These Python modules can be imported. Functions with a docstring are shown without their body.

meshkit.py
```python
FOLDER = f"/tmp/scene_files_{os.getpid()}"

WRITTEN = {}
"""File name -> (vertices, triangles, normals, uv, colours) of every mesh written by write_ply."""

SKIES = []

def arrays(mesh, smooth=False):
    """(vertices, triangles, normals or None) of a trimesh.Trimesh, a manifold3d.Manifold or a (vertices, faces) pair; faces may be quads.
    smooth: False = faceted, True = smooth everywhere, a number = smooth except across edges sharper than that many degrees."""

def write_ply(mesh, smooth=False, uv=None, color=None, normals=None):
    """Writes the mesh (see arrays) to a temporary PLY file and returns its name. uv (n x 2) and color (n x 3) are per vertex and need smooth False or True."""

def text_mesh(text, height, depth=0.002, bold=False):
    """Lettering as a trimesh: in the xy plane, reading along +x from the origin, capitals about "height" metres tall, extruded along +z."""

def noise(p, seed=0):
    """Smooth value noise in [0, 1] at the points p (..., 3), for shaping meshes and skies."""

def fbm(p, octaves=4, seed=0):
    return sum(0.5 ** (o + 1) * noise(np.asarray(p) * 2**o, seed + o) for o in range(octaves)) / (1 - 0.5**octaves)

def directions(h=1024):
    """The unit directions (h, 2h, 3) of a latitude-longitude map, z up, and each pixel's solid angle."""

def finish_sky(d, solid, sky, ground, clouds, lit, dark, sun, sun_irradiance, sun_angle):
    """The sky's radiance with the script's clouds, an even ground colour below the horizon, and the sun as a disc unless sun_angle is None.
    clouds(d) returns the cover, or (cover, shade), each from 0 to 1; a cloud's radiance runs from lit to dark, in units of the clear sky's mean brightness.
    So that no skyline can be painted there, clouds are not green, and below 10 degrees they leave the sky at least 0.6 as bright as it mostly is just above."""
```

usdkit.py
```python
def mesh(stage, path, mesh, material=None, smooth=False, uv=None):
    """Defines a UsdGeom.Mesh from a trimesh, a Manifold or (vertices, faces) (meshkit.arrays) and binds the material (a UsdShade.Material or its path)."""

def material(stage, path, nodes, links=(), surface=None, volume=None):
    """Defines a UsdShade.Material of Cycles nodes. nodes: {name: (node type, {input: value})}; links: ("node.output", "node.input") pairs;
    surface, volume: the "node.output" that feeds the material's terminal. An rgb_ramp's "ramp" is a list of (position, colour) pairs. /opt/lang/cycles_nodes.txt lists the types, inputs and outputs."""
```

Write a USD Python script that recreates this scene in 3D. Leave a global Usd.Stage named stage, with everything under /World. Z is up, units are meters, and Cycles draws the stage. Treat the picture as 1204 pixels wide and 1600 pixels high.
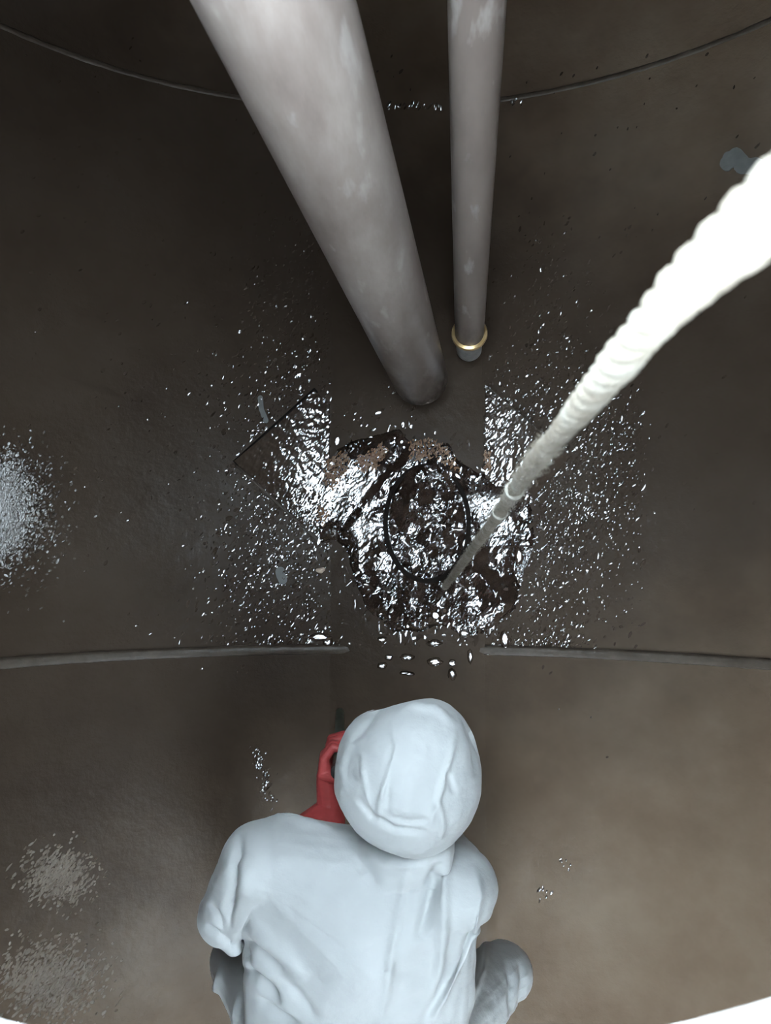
import math
import numpy as np, trimesh, manifold3d as m3, usdkit, meshkit
from pxr import Usd, UsdGeom, UsdLux, UsdShade, Gf, Vt, Sdf
from shapely.geometry import Polygon, Point
import shapely

stage = Usd.Stage.CreateInMemory()
UsdGeom.SetStageUpAxis(stage, UsdGeom.Tokens.z)
UsdGeom.SetStageMetersPerUnit(stage, 1.0)
UsdGeom.Xform.Define(stage, '/World')
rng = np.random.default_rng(7)

# ------------------------------------------------------------------ camera
W, H_PX, F_PX = 1204, 1600, 1207.0
CAM_Z = 2.90
nad = np.array([690 - 602, -(880 - 800), -F_PX], float); nad /= np.linalg.norm(nad)
zc = -nad
xc = np.array([1.0, 0, 0]); xc -= xc.dot(zc) * zc; xc /= np.linalg.norm(xc)
yc = np.cross(zc, xc)
R_CW = np.stack([xc, yc, zc])                       # camera vector -> world vector
EYE = np.array([0, 0, CAM_Z])
cam = UsdGeom.Camera.Define(stage, '/World/camera')
m = np.eye(4); m[:3, :3] = R_CW.T; m[3, :3] = EYE
cam.AddTransformOp().Set(Gf.Matrix4d(*m.ravel().tolist()))
FOC = 21.0
cam.CreateFocalLengthAttr(FOC); cam.CreateHorizontalApertureAttr(FOC * W / F_PX)
cam.CreateVerticalApertureAttr(FOC * H_PX / F_PX)
cam.CreateClippingRangeAttr(Gf.Vec2f(0.01, 100))
cam.CreateFStopAttr(5.6); cam.CreateFocusDistanceAttr(2.3)
cam.CreateExposureAttr(-0.65)

# ------------------------------------------------------------------ sky and sun
dome = UsdLux.DomeLight.Define(stage, '/World/sky')
dome.CreateColorAttr(Gf.Vec3f(0.76, 0.90, 1.0)); dome.CreateIntensityAttr(16.0)
sun = UsdLux.DistantLight.Define(stage, '/World/sun')
SUN_AZ, SUN_ZEN, SUN_I = math.radians(16), math.radians(50), 12.0
sd = np.array([math.sin(SUN_AZ) * math.sin(SUN_ZEN), -math.cos(SUN_AZ) * math.sin(SUN_ZEN), -math.cos(SUN_ZEN)])   # travel direction
zz = -sd; xx = np.cross([0, 0, 1.0], zz); xx /= np.linalg.norm(xx); yy = np.cross(zz, xx)
mm = np.eye(4); mm[0, :3], mm[1, :3], mm[2, :3] = xx, yy, zz
sun.AddTransformOp().Set(Gf.Matrix4d(*mm.ravel().tolist()))
sun.CreateColorAttr(Gf.Vec3f(1.0, 0.90, 0.76)); sun.CreateIntensityAttr(SUN_I); sun.CreateAngleAttr(0.53)

# ------------------------------------------------------------------ measuring: pixel of the photograph <-> place in the tank
def ray(u, v):
    return R_CW @ np.array([u - 602, -(v - 800), -F_PX])
def P(u, v, z):                                      # point of the pixel's ray at height z
    d = ray(u, v); return EYE + d * (z - CAM_Z) / d[2]
def px(p):
    c = (np.asarray(p, float) - EYE) @ R_CW
    return np.stack([602 - F_PX * c[..., 0] / c[..., 2], 800 + F_PX * c[..., 1] / c[..., 2]], -1)

# ------------------------------------------------------------------ helpers
used = {}
def numbered(parent, name):
    k = used.get((parent, name), 0); used[(parent, name)] = k + 1
    return f'{parent}/{name}' + (f'_{k:03d}' if k else '')
def setd(prim, **kw):
    for k, v in kw.items():
        if v: prim.SetCustomDataByKey(k, v)
def thing(name, label, cat, group=None):
    x = UsdGeom.Xform.Define(stage, numbered('/World', name))
    setd(x.GetPrim(), label=label, category=cat, group=group)
    return x.GetPrim()
def obj(name, mesh, mat, parent=None, smooth=40, **data):
    path = numbered(str(parent.GetPath()) if parent else '/World', name)
    o = usdkit.mesh(stage, path, mesh, MAT[mat], smooth).GetPrim()
    setd(o, **data)
    return o
def tm(man):
    mesh = man.to_mesh()
    return trimesh.Trimesh(np.array(mesh.vert_properties[:, :3]), np.array(mesh.tri_verts), process=False)
def ball(c, r, n=24):
    return m3.Manifold.sphere(r, n).translate(tuple(map(float, c)))
def hull(items, n=24):
    return m3.Manifold.batch_hull([ball(c, r, n) for c, r in items])
def chain(items, n=16):
    return m3.Manifold.batch_boolean([hull(items[i:i + 2], n) for i in range(len(items) - 1)], m3.OpType.Add)
def soften(man, edge, it=12, taubin=True):
    t = tm(man.refine_to_length(edge))
    t.merge_vertices()
    if taubin: trimesh.smoothing.filter_taubin(t, iterations=it)
    else: trimesh.smoothing.filter_laplacian(t, iterations=it)
    return t
def tube_mesh(pts, rad, sides=24, cap=True):
    """A closed swept tube; rad may vary along it."""
    p = np.asarray(pts, float); n = len(p)
    rad = np.broadcast_to(np.asarray(rad, float), (n,)) if np.ndim(rad) < 2 else np.asarray(rad)
    t = np.gradient(p, axis=0); t /= np.linalg.norm(t, axis=1, keepdims=True)
    a = np.cross(t[0], [0.3, 0.2, 0.93] if abs(t[0][2]) < .9 else [1.0, 0.1, 0]); a /= np.linalg.norm(a)
    A = []
    for k in range(n):
        a = a - a.dot(t[k]) * t[k]; a /= np.linalg.norm(a); A.append(a)
    A = np.array(A); B = np.cross(t, A)
    ang = np.arange(sides) * 2 * np.pi / sides
    rr = rad[:, None] * np.ones(sides) if rad.ndim == 1 else rad
    v = p[:, None] + rr[..., None] * (np.cos(ang)[None, :, None] * A[:, None] + np.sin(ang)[None, :, None] * B[:, None])
    i, j = np.meshgrid(np.arange(n - 1), np.arange(sides), indexing='ij')
    q = np.stack([i * sides + j, i * sides + (j + 1) % sides, (i + 1) * sides + (j + 1) % sides, (i + 1) * sides + j], -1).reshape(-1, 4)
    f = np.vstack([q[:, [0, 1, 2]], q[:, [0, 2, 3]]])
    v = v.reshape(-1, 3)
    if cap:
        c0, c1 = len(v), len(v) + 1
        v = np.vstack([v, p[0], p[-1]])
        k = np.arange(sides)
        f = np.vstack([f, np.stack([np.full(sides, c0), (k + 1) % sides, k], 1), np.stack([np.full(sides, c1), (n - 1) * sides + k, (n - 1) * sides + (k + 1) % sides], 1)])
    return trimesh.Trimesh(v, f, process=False)
def lathe_along(p0, p1, prof, sides=64):
    """prof: (distance along p0->p1, radius) pairs, a closed outline turned about that line."""
    d = p1 - p0; d = d / np.linalg.norm(d)
    a = np.cross(d, [1.0, 0.2, 0]); a /= np.linalg.norm(a); b = np.cross(d, a)
    prof = np.asarray(prof, float); n = len(prof)
    ang = np.arange(sides) * 2 * np.pi / sides
    v = p0 + prof[:, None, 0, None] * d + prof[:, None, 1, None] * (np.cos(ang)[None, :, None] * a + np.sin(ang)[None, :, None] * b)
    i, j = np.meshgrid(np.arange(n), np.arange(sides), indexing='ij'); i2 = (i + 1) % n
    q = np.stack([i * sides + j, i2 * sides + j, i2 * sides + (j + 1) % sides, i * sides + (j + 1) % sides], -1).reshape(-1, 4)
    t = trimesh.Trimesh(v.reshape(-1, 3), np.vstack([q[:, [0, 1, 2]], q[:, [0, 2, 3]]]), process=False)
    if t.volume < 0: t.invert()
    return t

# ------------------------------------------------------------------ materials
MAT = {}
def mat(name, nodes, links=(), surface='p.BSDF'):
    MAT[name] = usdkit.material(stage, f'/World/Looks/{name}', nodes, links, surface)
def mottled(name, stops, scale, rough, bump_scale=40, bump=0.2, dist=0.01, stretch=(1, 1, 1), detail=6, ior=1.5, metallic=0.0, rough2=None, **extra):
    r2 = rough if rough2 is None else rough2
    mat(name, {
        'g': ('geometry', {}),
        'mp': ('mapping', {'mapping_type': 'point', 'scale': stretch}),
        'n': ('noise_texture', {'scale': scale, 'detail': detail, 'roughness': 0.6}),
        'r': ('rgb_ramp', {'ramp': stops}),
        'rr': ('map_range', {'from_min': 0.35, 'from_max': 0.65, 'to_min': rough, 'to_max': r2}),
        'n2': ('noise_texture', {'scale': bump_scale, 'detail': 5, 'roughness': 0.6}),
        'b': ('bump', {'strength': bump, 'distance': dist}),
        'p': ('principled_bsdf', {'ior': ior, 'metallic': metallic, **extra}),
    }, [('g.position', 'mp.vector'), ('mp.vector', 'n.vector'), ('n.fac', 'r.fac'), ('r.color', 'p.base_color'), ('n.fac', 'rr.value'), ('rr.result', 'p.roughness'),
        ('mp.vector', 'n2.vector'), ('n2.fac', 'b.height'), ('b.normal', 'p.normal')])

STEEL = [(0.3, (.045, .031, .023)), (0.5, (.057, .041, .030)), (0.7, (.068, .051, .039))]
DRY = [(0.3, (.135, .092, .061)), (0.5, (.172, .124, .086)), (0.7, (.208, .158, .115))]  # lighter brown that paints brightness into the shell colour
Y_SEAM_A, Y_SEAM_B = P(648, 1014, 0.0)[1], P(648, 168, 0.0)[1]
mat('tank_steel', {                                   # oiled steel; light towards both ends and the right painted in as lighter brown
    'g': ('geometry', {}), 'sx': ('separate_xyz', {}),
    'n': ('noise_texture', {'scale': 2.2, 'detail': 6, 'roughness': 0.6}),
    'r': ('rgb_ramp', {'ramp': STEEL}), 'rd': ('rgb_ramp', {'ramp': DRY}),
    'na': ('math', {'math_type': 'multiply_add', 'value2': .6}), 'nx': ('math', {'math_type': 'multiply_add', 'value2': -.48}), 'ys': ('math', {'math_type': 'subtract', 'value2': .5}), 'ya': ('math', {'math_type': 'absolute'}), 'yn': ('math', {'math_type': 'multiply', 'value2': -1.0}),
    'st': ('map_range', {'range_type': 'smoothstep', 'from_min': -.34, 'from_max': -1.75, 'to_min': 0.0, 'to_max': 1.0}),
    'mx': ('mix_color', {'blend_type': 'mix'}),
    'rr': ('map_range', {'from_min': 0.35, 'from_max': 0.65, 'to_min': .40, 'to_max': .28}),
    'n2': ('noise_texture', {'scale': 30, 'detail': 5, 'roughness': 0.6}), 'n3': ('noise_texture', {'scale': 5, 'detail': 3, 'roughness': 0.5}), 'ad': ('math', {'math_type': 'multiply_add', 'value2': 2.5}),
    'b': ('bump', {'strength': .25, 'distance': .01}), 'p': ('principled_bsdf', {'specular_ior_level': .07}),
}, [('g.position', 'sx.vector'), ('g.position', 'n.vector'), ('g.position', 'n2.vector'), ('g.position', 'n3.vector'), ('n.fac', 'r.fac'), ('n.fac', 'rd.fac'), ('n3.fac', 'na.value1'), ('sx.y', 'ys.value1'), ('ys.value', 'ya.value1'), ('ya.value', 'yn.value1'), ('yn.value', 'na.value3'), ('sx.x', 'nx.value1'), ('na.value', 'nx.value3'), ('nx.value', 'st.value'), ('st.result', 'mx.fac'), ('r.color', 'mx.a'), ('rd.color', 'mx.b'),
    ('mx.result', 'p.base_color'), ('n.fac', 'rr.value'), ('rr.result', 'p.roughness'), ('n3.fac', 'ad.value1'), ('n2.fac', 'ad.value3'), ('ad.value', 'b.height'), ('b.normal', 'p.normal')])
mottled('oil_film', [(0.3, (.056, .040, .030)), (0.7, (.076, .056, .043))], 2.2, 0.09, 60, 0.05, 0.002, ior=1.75)
mottled('weld', [(0.35, (.062, .046, .034)), (0.65, (.095, .075, .058))], 14, 0.40, 50, 0.3, 0.006, specular_ior_level=.3)
mottled('oil', [(0.3, (.006, .005, .004)), (0.7, (.012, .009, .007))], 12, 0.10, 60, 0.05, 0.002, ior=1.75)
mottled('sludge', [(0.3, (.022, .015, .012)), (0.7, (.046, .031, .024))], 14, 0.08, 110, 0.15, 0.003, ior=1.7, rough2=.14, specular_ior_level=.9)
mottled('rust_sediment', [(0.3, (.11, .050, .02)), (0.5, (.18, .092, .042)), (0.7, (.27, .17, .10))], 60, 0.16, 90, 0.6, 0.006, (1, 1, 1))
mottled('drain_iron', [(0.3, (.010, .008, .007)), (0.7, (.018, .014, .012))], 20, 0.8, 80, 0.3, 0.004, specular_ior_level=.12)
mat('pipe_steel', {'g': ('geometry', {}), 'sx': ('separate_xyz', {}), 'mp': ('mapping', {'mapping_type': 'point', 'scale': (1, 1, .3)}), 'n': ('noise_texture', {'scale': 7, 'detail': 7, 'roughness': .65}),
    'r': ('rgb_ramp', {'ramp': [(0.32, (.160, .124, .108)), (0.5, (.232, .190, .170)), (0.66, (.315, .268, .242))]}), 'n4': ('noise_texture', {'scale': 22, 'detail': 4}), 'rs': ('rgb_ramp', {'ramp': [(.60, (0, 0, 0)), (.70, (1, 1, 1))]}), 'sc': ('mix_color', {'blend_type': 'mix', 'b': (.42, .38, .355)}), 'sf': ('math', {'math_type': 'multiply', 'value2': .55}),
    'na': ('math', {'math_type': 'multiply_add', 'value2': .5}), 'oil': ('map_range', {'range_type': 'smoothstep', 'from_min': 1.25, 'from_max': 0.25, 'to_min': 0.0, 'to_max': .88}), 'mx': ('mix_color', {'blend_type': 'mix', 'b': (.040, .030, .025)}),
    'ro': ('map_range', {'from_min': 0.0, 'from_max': .88, 'to_min': .46, 'to_max': .15}), 'n2': ('noise_texture', {'scale': 45, 'detail': 5}), 'b': ('bump', {'strength': .15, 'distance': .004}), 'p': ('principled_bsdf', {})},
    [('g.position', 'sx.vector'), ('g.position', 'mp.vector'), ('mp.vector', 'n.vector'), ('mp.vector', 'n2.vector'), ('mp.vector', 'n4.vector'), ('n.fac', 'r.fac'), ('n4.fac', 'rs.fac'), ('rs.color', 'sf.value1'), ('sf.value', 'sc.fac'), ('r.color', 'sc.a'), ('sc.result', 'mx.a'),
     ('n.fac', 'na.value1'), ('sx.z', 'na.value3'), ('na.value', 'oil.value'), ('oil.result', 'mx.fac'), ('mx.result', 'p.base_color'), ('oil.result', 'ro.value'), ('ro.result', 'p.roughness'), ('n2.fac', 'b.height'), ('b.normal', 'p.normal')])
mat('pipe_steel_dull', {'g': ('geometry', {}), 'sx': ('separate_xyz', {}), 'mp': ('mapping', {'mapping_type': 'point', 'scale': (1, 1, .3)}), 'n': ('noise_texture', {'scale': 7, 'detail': 7, 'roughness': .65}),
    'r': ('rgb_ramp', {'ramp': [(0.32, (.165, .130, .113)), (0.68, (.225, .182, .160))]}), 'n4': ('noise_texture', {'scale': 22, 'detail': 4}), 'rs': ('rgb_ramp', {'ramp': [(.60, (0, 0, 0)), (.70, (1, 1, 1))]}), 'sc': ('mix_color', {'blend_type': 'mix', 'b': (.42, .38, .355)}), 'sf': ('math', {'math_type': 'multiply', 'value2': .55}),
    'na': ('math', {'math_type': 'multiply_add', 'value2': .5}), 'oil': ('map_range', {'range_type': 'smoothstep', 'from_min': 0.9, 'from_max': 0.4, 'to_min': 0.0, 'to_max': .88}), 'mx': ('mix_color', {'blend_type': 'mix', 'b': (.040, .030, .025)}),
    'ro': ('map_range', {'from_min': 0.0, 'from_max': .88, 'to_min': .46, 'to_max': .15}), 'n2': ('noise_texture', {'scale': 45, 'detail': 5}), 'b': ('bump', {'strength': .15, 'distance': .004}), 'p': ('principled_bsdf', {})},
    [('g.position', 'sx.vector'), ('g.position', 'mp.vector'), ('mp.vector', 'n.vector'), ('mp.vector', 'n2.vector'), ('mp.vector', 'n4.vector'), ('n.fac', 'r.fac'), ('n4.fac', 'rs.fac'), ('rs.color', 'sf.value1'), ('sf.value', 'sc.fac'), ('r.color', 'sc.a'), ('sc.result', 'mx.a'),
     ('n.fac', 'na.value1'), ('sx.z', 'na.value3'), ('na.value', 'oil.value'), ('oil.result', 'mx.fac'), ('mx.result', 'p.base_color'), ('oil.result', 'ro.value'), ('ro.result', 'p.roughness'), ('n2.fac', 'b.height'), ('b.normal', 'p.normal')])
mottled('brass', [(0.3, (.46, .30, .12)), (0.7, (.72, .55, .30))], 25, 0.32, 60, 0.1, 0.003, metallic=0.6)
mottled('galvanised', [(0.3, (.42, .42, .43)), (0.7, (.62, .62, .63))], 50, 0.30, 60, 0.2, 0.003, metallic=0.7)
mottled('rope_fibre', [(0.3, (.14, .115, .088)), (0.5, (.21, .183, .147)), (0.7, (.27, .25, .215))], 30, 0.9, 300, 0.7, 0.003)
mottled('rope_tape', [(0.3, (.32, .30, .26)), (0.7, (.40, .385, .34))], 40, 0.7, 200, 0.3, 0.002)
mottled('coverall_cloth', [(0.3, (.385, .398, .400)), (0.7, (.43, .443, .446))], 3.0, 0.62, 55, 0.22, 0.006, sheen_weight=0.15)
mottled('red_rubber', [(0.3, (.36, .045, .045)), (0.7, (.50, .075, .075))], 18, 0.55, 120, 0.3, 0.002)
mottled('black_rubber', [(0.3, (.012, .012, .012)), (0.7, (.025, .024, .022))], 12, 0.4, 60, 0.2, 0.002)
mottled('pole_paint', [(0.3, (.085, .115, .085)), (0.7, (.140, .175, .135))], 20, 0.4, 60, 0.1, 0.002)
mottled('rim_paint', [(0.36, (.42, .30, .22)), (0.44, (.80, .79, .77)), (0.7, (.84, .84, .83))], 14, 0.55, 60, 0.3, 0.003)
mottled('skin', [(0.3, (.36, .21, .14)), (0.7, (.42, .25, .17))], 20, 0.5, 120, 0.1, 0.002)
mottled('eye_white', [(0.3, (.75, .74, .72)), (0.7, (.8, .79, .77))], 5, 0.2, 30, 0.0, 0.001)
mottled('old_coating', [(0.3, (.12, .12, .115)), (0.7, (.16, .16, .15))], 30, 0.5, 100, 0.3, 0.002)
mottled('pale_chip', [(0.3, (.60, .44, .33)), (0.7, (.78, .66, .55))], 60, 0.5, 100, 0.4, 0.002)

# ------------------------------------------------------------------ the tank: a lying cylinder, oval in section, its axis along Y
X0, TA, TB = -0.10, 1.66, 1.35
Y_NEAR, Y_FAR = -3.3, 3.6
def shell_z(x):
    return TB - TB * np.sqrt(np.clip(1 - ((np.asarray(x) - X0) / TA) ** 2, 0, 1))
def shell_point(t, y, out=0.0):
    return np.stack([X0 + (TA + out) * np.sin(t), np.asarray(y) + 0 * t, TB - (TB + out) * np.cos(t)], -1)
HATCH = np.array([-0.04, 0.238]); HATCH_R = 0.36

def sector(t0, t1, nt, ny=60, thick=0.012):
    t, y = np.meshgrid(np.linspace(t0, t1, nt), np.linspace(Y_NEAR, Y_FAR, ny), indexing='ij')
    vi, vo = shell_point(t, y).reshape(-1, 3), shell_point(t, y, thick).reshape(-1, 3)
    n = nt * ny; ix = np.arange(n).reshape(nt, ny)
    q = np.stack([ix[:-1, :-1], ix[1:, :-1], ix[1:, 1:], ix[:-1, 1:]], -1).reshape(-1, 4)
    e = np.concatenate([ix[:, 0], ix[-1, 1:], ix[-2::-1, -1], ix[0, -2:0:-1]]); e2 = np.roll(e, -1)
    rim = np.stack([e2, e, e + n, e2 + n], -1)
    f = np.vstack([q, q[:, ::-1] + n, rim])
    tr = trimesh.Trimesh(np.vstack([vi, vo]), np.vstack([f[:, [0, 1, 2]], f[:, [0, 2, 3]]]), process=False)
    if tr.volume < 0: tr.invert()
    return tr
def as_man(t):
    return m3.Manifold(m3.Mesh(np.asarray(t.vertices, np.float32), np.asarray(t.faces, np.uint32)))

D = math.radians
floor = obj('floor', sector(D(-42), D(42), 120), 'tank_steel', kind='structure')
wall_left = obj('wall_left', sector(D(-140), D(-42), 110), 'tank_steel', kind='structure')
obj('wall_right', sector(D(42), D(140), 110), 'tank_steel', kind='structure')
hole = m3.Manifold.cylinder(1.0, HATCH_R + .040, HATCH_R + .040, 128).translate((HATCH[0], HATCH[1], 2.3))
HATCH2, HATCH2_R = np.array([.30, -2.45]), .58  # unseen opening, added to brighten the near end of the tank
hole2 = m3.Manifold.cylinder(1.0, HATCH2_R + .040, HATCH2_R + .040, 128).translate((HATCH2[0], HATCH2[1], 2.3))
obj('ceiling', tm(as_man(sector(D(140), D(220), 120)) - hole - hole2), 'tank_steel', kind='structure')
def head(y, out):
    """A dished tank end."""
    r, a = np.meshgrid(np.linspace(0, 1, 24), np.linspace(0, 2 * np.pi, 97)[:-1], indexing='ij')
    def surf(o): return np.stack([X0 + (TA + .01) * r * np.sin(a), y + out * (.35 * np.sqrt(np.clip(1 - r * r, 0, 1)) + o), TB - (TB + .01) * r * np.cos(a)], -1).reshape(-1, 3)
    ix = np.arange(r.size).reshape(r.shape); nx = np.roll(ix, -1, 1); n = r.size
    q = np.stack([ix[:-1], ix[1:], nx[1:], nx[:-1]], -1).reshape(-1, 4)
    rim = np.stack([ix[-1], ix[-1] + n, nx[-1] + n, nx[-1]], -1)
    f = np.vstack([q, q[:, ::-1] + n, rim])
    t = trimesh.Trimesh(np.vstack([surf(0), surf(.012)]), np.vstack([f[:, [0, 1, 2]], f[:, [0, 2, 3]]]), process=True)
    if t.volume < 0: t.invert()
    return t
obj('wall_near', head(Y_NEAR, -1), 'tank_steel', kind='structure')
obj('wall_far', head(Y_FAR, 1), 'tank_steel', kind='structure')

def ring_seam(y, wide, high, seed):
    """A weld ring round the inside of the shell, a flat bead with a lumpy crown."""
    t = np.linspace(D(-125), D(125), 700)
    prof = np.array([(-.5, -.15), (-.42, .7), (-.15, 1.0), (.2, .95), (.44, .6), (.5, -.15)])
    rows = []
    for k, (a, h) in enumerate(prof):
        nz = meshkit.fbm(np.stack([t * 40, 0 * t + k * .7, 0 * t + seed], -1), 3, seed) - .5
        rows.append(shell_point(t, y + a * wide + .004 * nz, -(h * high * (1 + .5 * nz))))
    v = np.stack(rows, 1); n, kk = len(t), len(prof)
    ix = np.arange(n * kk).reshape(n, kk); nx = np.roll(ix, -1, 1)
    q = np.stack([ix[:-1], ix[1:], nx[1:], nx[:-1]], -1).reshape(-1, 4)
    tr = trimesh.Trimesh(v.reshape(-1, 3), np.vstack([q[:, [0, 1, 2]], q[:, [0, 2, 3]]]), process=False)
    caps = [[0, i, i + 1] for i in range(1, kk - 1)] + [[(n - 1) * kk, (n - 1) * kk + i + 1, (n - 1) * kk + i] for i in range(1, kk - 1)]
    tr = trimesh.Trimesh(tr.vertices, np.vstack([tr.faces, caps]), process=False)
    tr.fix_normals()
    return tr
obj('trim_1', ring_seam(Y_SEAM_A, .038, .012, 3), 'weld', kind='structure')
obj('trim_2', ring_seam(Y_SEAM_B, .020, .0045, 5), 'weld', kind='structure')

# wear plate: the flat strip along the bottom of the tank
STRIP_Z, STRIP_W, XS = 0.026, 0.285, -0.13
def prism(poly, z0, z1):
    t = trimesh.creation.extrude_polygon(poly, z1 - z0, engine='earcut'); t.apply_translation((0, 0, z0)); return t
drain_c = P(667, 818, STRIP_Z); DRX, DRY = .158, .218
strip_poly = shapely.box(XS - STRIP_W, Y_NEAR + .02, XS + STRIP_W, Y_FAR - .02)
oval = shapely.affinity.translate(shapely.affinity.scale(Point(0, 0).buffer(1, 48), DRX - .012, DRY - .012), drain_c[0], drain_c[1])
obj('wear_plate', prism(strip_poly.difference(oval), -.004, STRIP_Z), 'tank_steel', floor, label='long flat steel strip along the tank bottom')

# ------------------------------------------------------------------ sump: sloping doubler panels left and right of the strip
def at_shell(u, v):
    z = 0.05
    for _ in range(12): z = float(shell_z(P(u, v, z)[0]))
    return P(u, v, z)
def panel(pixels, lift, seed):
    pts = np.array([at_shell(u, v) for u, v in pixels])
    poly = Polygon(pts[:, :2])
    x0, y0, x1, y1 = poly.bounds; h = .008
    gx, gy = np.meshgrid(np.arange(x0, x1 + h, h), np.arange(y0, y1 + h, h), indexing='ij')
    return poly, gx, gy
def height_field(poly, zfun, z0, h, name, matl, parent, **data):
    """A solid whose top follows zfun over poly and whose sides drop to z0(x)."""
    x0, y0, x1, y1 = poly.bounds
    gx, gy = np.meshgrid(np.arange(x0, x1 + h, h), np.arange(y0, y1 + h, h), indexing='ij')
    inside = shapely.contains_xy(poly, gx, gy)
    cell = inside[:-1, :-1] & inside[1:, :-1] & inside[1:, 1:] & inside[:-1, 1:]
    ix = np.arange(gx.size).reshape(gx.shape)
    q = np.stack([ix[:-1, :-1], ix[1:, :-1], ix[1:, 1:], ix[:-1, 1:]], -1)[cell]
    zt = zfun(gx, gy); n = gx.size
    top = np.stack([gx, gy, zt], -1).reshape(-1, 3); bot = np.stack([gx, gy, np.minimum(z0(gx), zt - .002)], -1).reshape(-1, 3)
    e = np.concatenate([q[:, [0, 1]], q[:, [1, 2]], q[:, [2, 3]], q[:, [3, 0]]])
    key = e.min(1) * n + e.max(1); _, inv, cnt = np.unique(key, return_inverse=True, return_counts=True)
    b = e[cnt[inv] == 1]
    side = np.stack([b[:, 1], b[:, 0], b[:, 0] + n, b[:, 1] + n], -1)
    f = np.vstack([q, q[:, ::-1] + n, side])
    tr = trimesh.Trimesh(np.vstack([top, bot]), np.vstack([f[:, [0, 1, 2]], f[:, [0, 2, 3]]]), process=False)
    tr.remove_unreferenced_vertices()
    return obj(name, tr, matl, parent, 60, **data)

MIRROR = np.array([HATCH[0] / 2, HATCH[1] / 2]); MH = 2.86      # a slope of (P - MIRROR) / MH sends the hatch's light to the eye
def shell_slope(x):
    s = (x - X0) / TA; return TB / TA * s / np.sqrt(np.clip(1 - s * s, .05, 1))
left_poly = Polygon([at_shell(u, v)[:2] for u, v in [(370, 723), (492, 612), (516, 632), (516, 858), (505, 848)]])
right_poly = Polygon([at_shell(u, v)[:2] for u, v in [(757, 603), (890, 715), (768, 850), (757, 858), (757, 640)]])
ROT = np.array([[math.cos(D(57)), -math.sin(D(57)), 0], [math.sin(D(57)), math.cos(D(57)), 0], [0, 0, 1]])
def film(seed, k, amp):
    def z(x, y):
        p = np.stack([x, y, 0 * x], -1)
        c1, c2 = P(495, 780, .05), P(790, 770, .05)
        near = np.exp(-np.minimum(np.hypot(x - c1[0], (y - c1[1]) * .6), np.hypot(x - c2[0], (y - c2[1]) * .6)) ** 2 / .10 ** 2)
        a = amp * (.62 - .30 * near)
        return shell_z(x) + .012 + a * .6 * (meshkit.fbm(p * 50, 2, seed) - .5) + a * .34 * (meshkit.fbm(p @ ROT * np.array([95, 210, 1]), 2, seed + 9) - .5) + .05 * (y - c1[1]) + .55 * np.where(x < X0, np.maximum(0, (XS - STRIP_W - .09) - x), np.maximum(0, x - (XS + STRIP_W + .10))) ** 2
    return z
sump = thing('sump_plate', 'diamond-shaped wet steel plate around the drain, its speckled corners left and right of the strip', 'plate')
height_field(left_poly, film(21, 1, .009), lambda x: shell_z(x) - .004, .0028, 'panel', 'oil_film', sump)
height_field(right_poly, film(33, 1, .009), lambda x: shell_z(x) - .004, .0028, 'panel', 'oil_film', sump)
for a, b in [((368, 724), (494, 610)), ((370, 728), (505, 852)), ((757, 602), (884, 712))]:
    k = np.linspace(0, 1, 12)[:, None]
    pts = np.array([at_shell(*(np.array(a) * (1 - s) + np.array(b) * s)) for s in k[:, 0]]); pts[:, 2] += .006
    obj('edge_weld', tube_mesh(pts, .012 if a[0] == 368 else .0035, 10), 'drain_iron' if a[0] == 368 else 'weld', sump)

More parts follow.
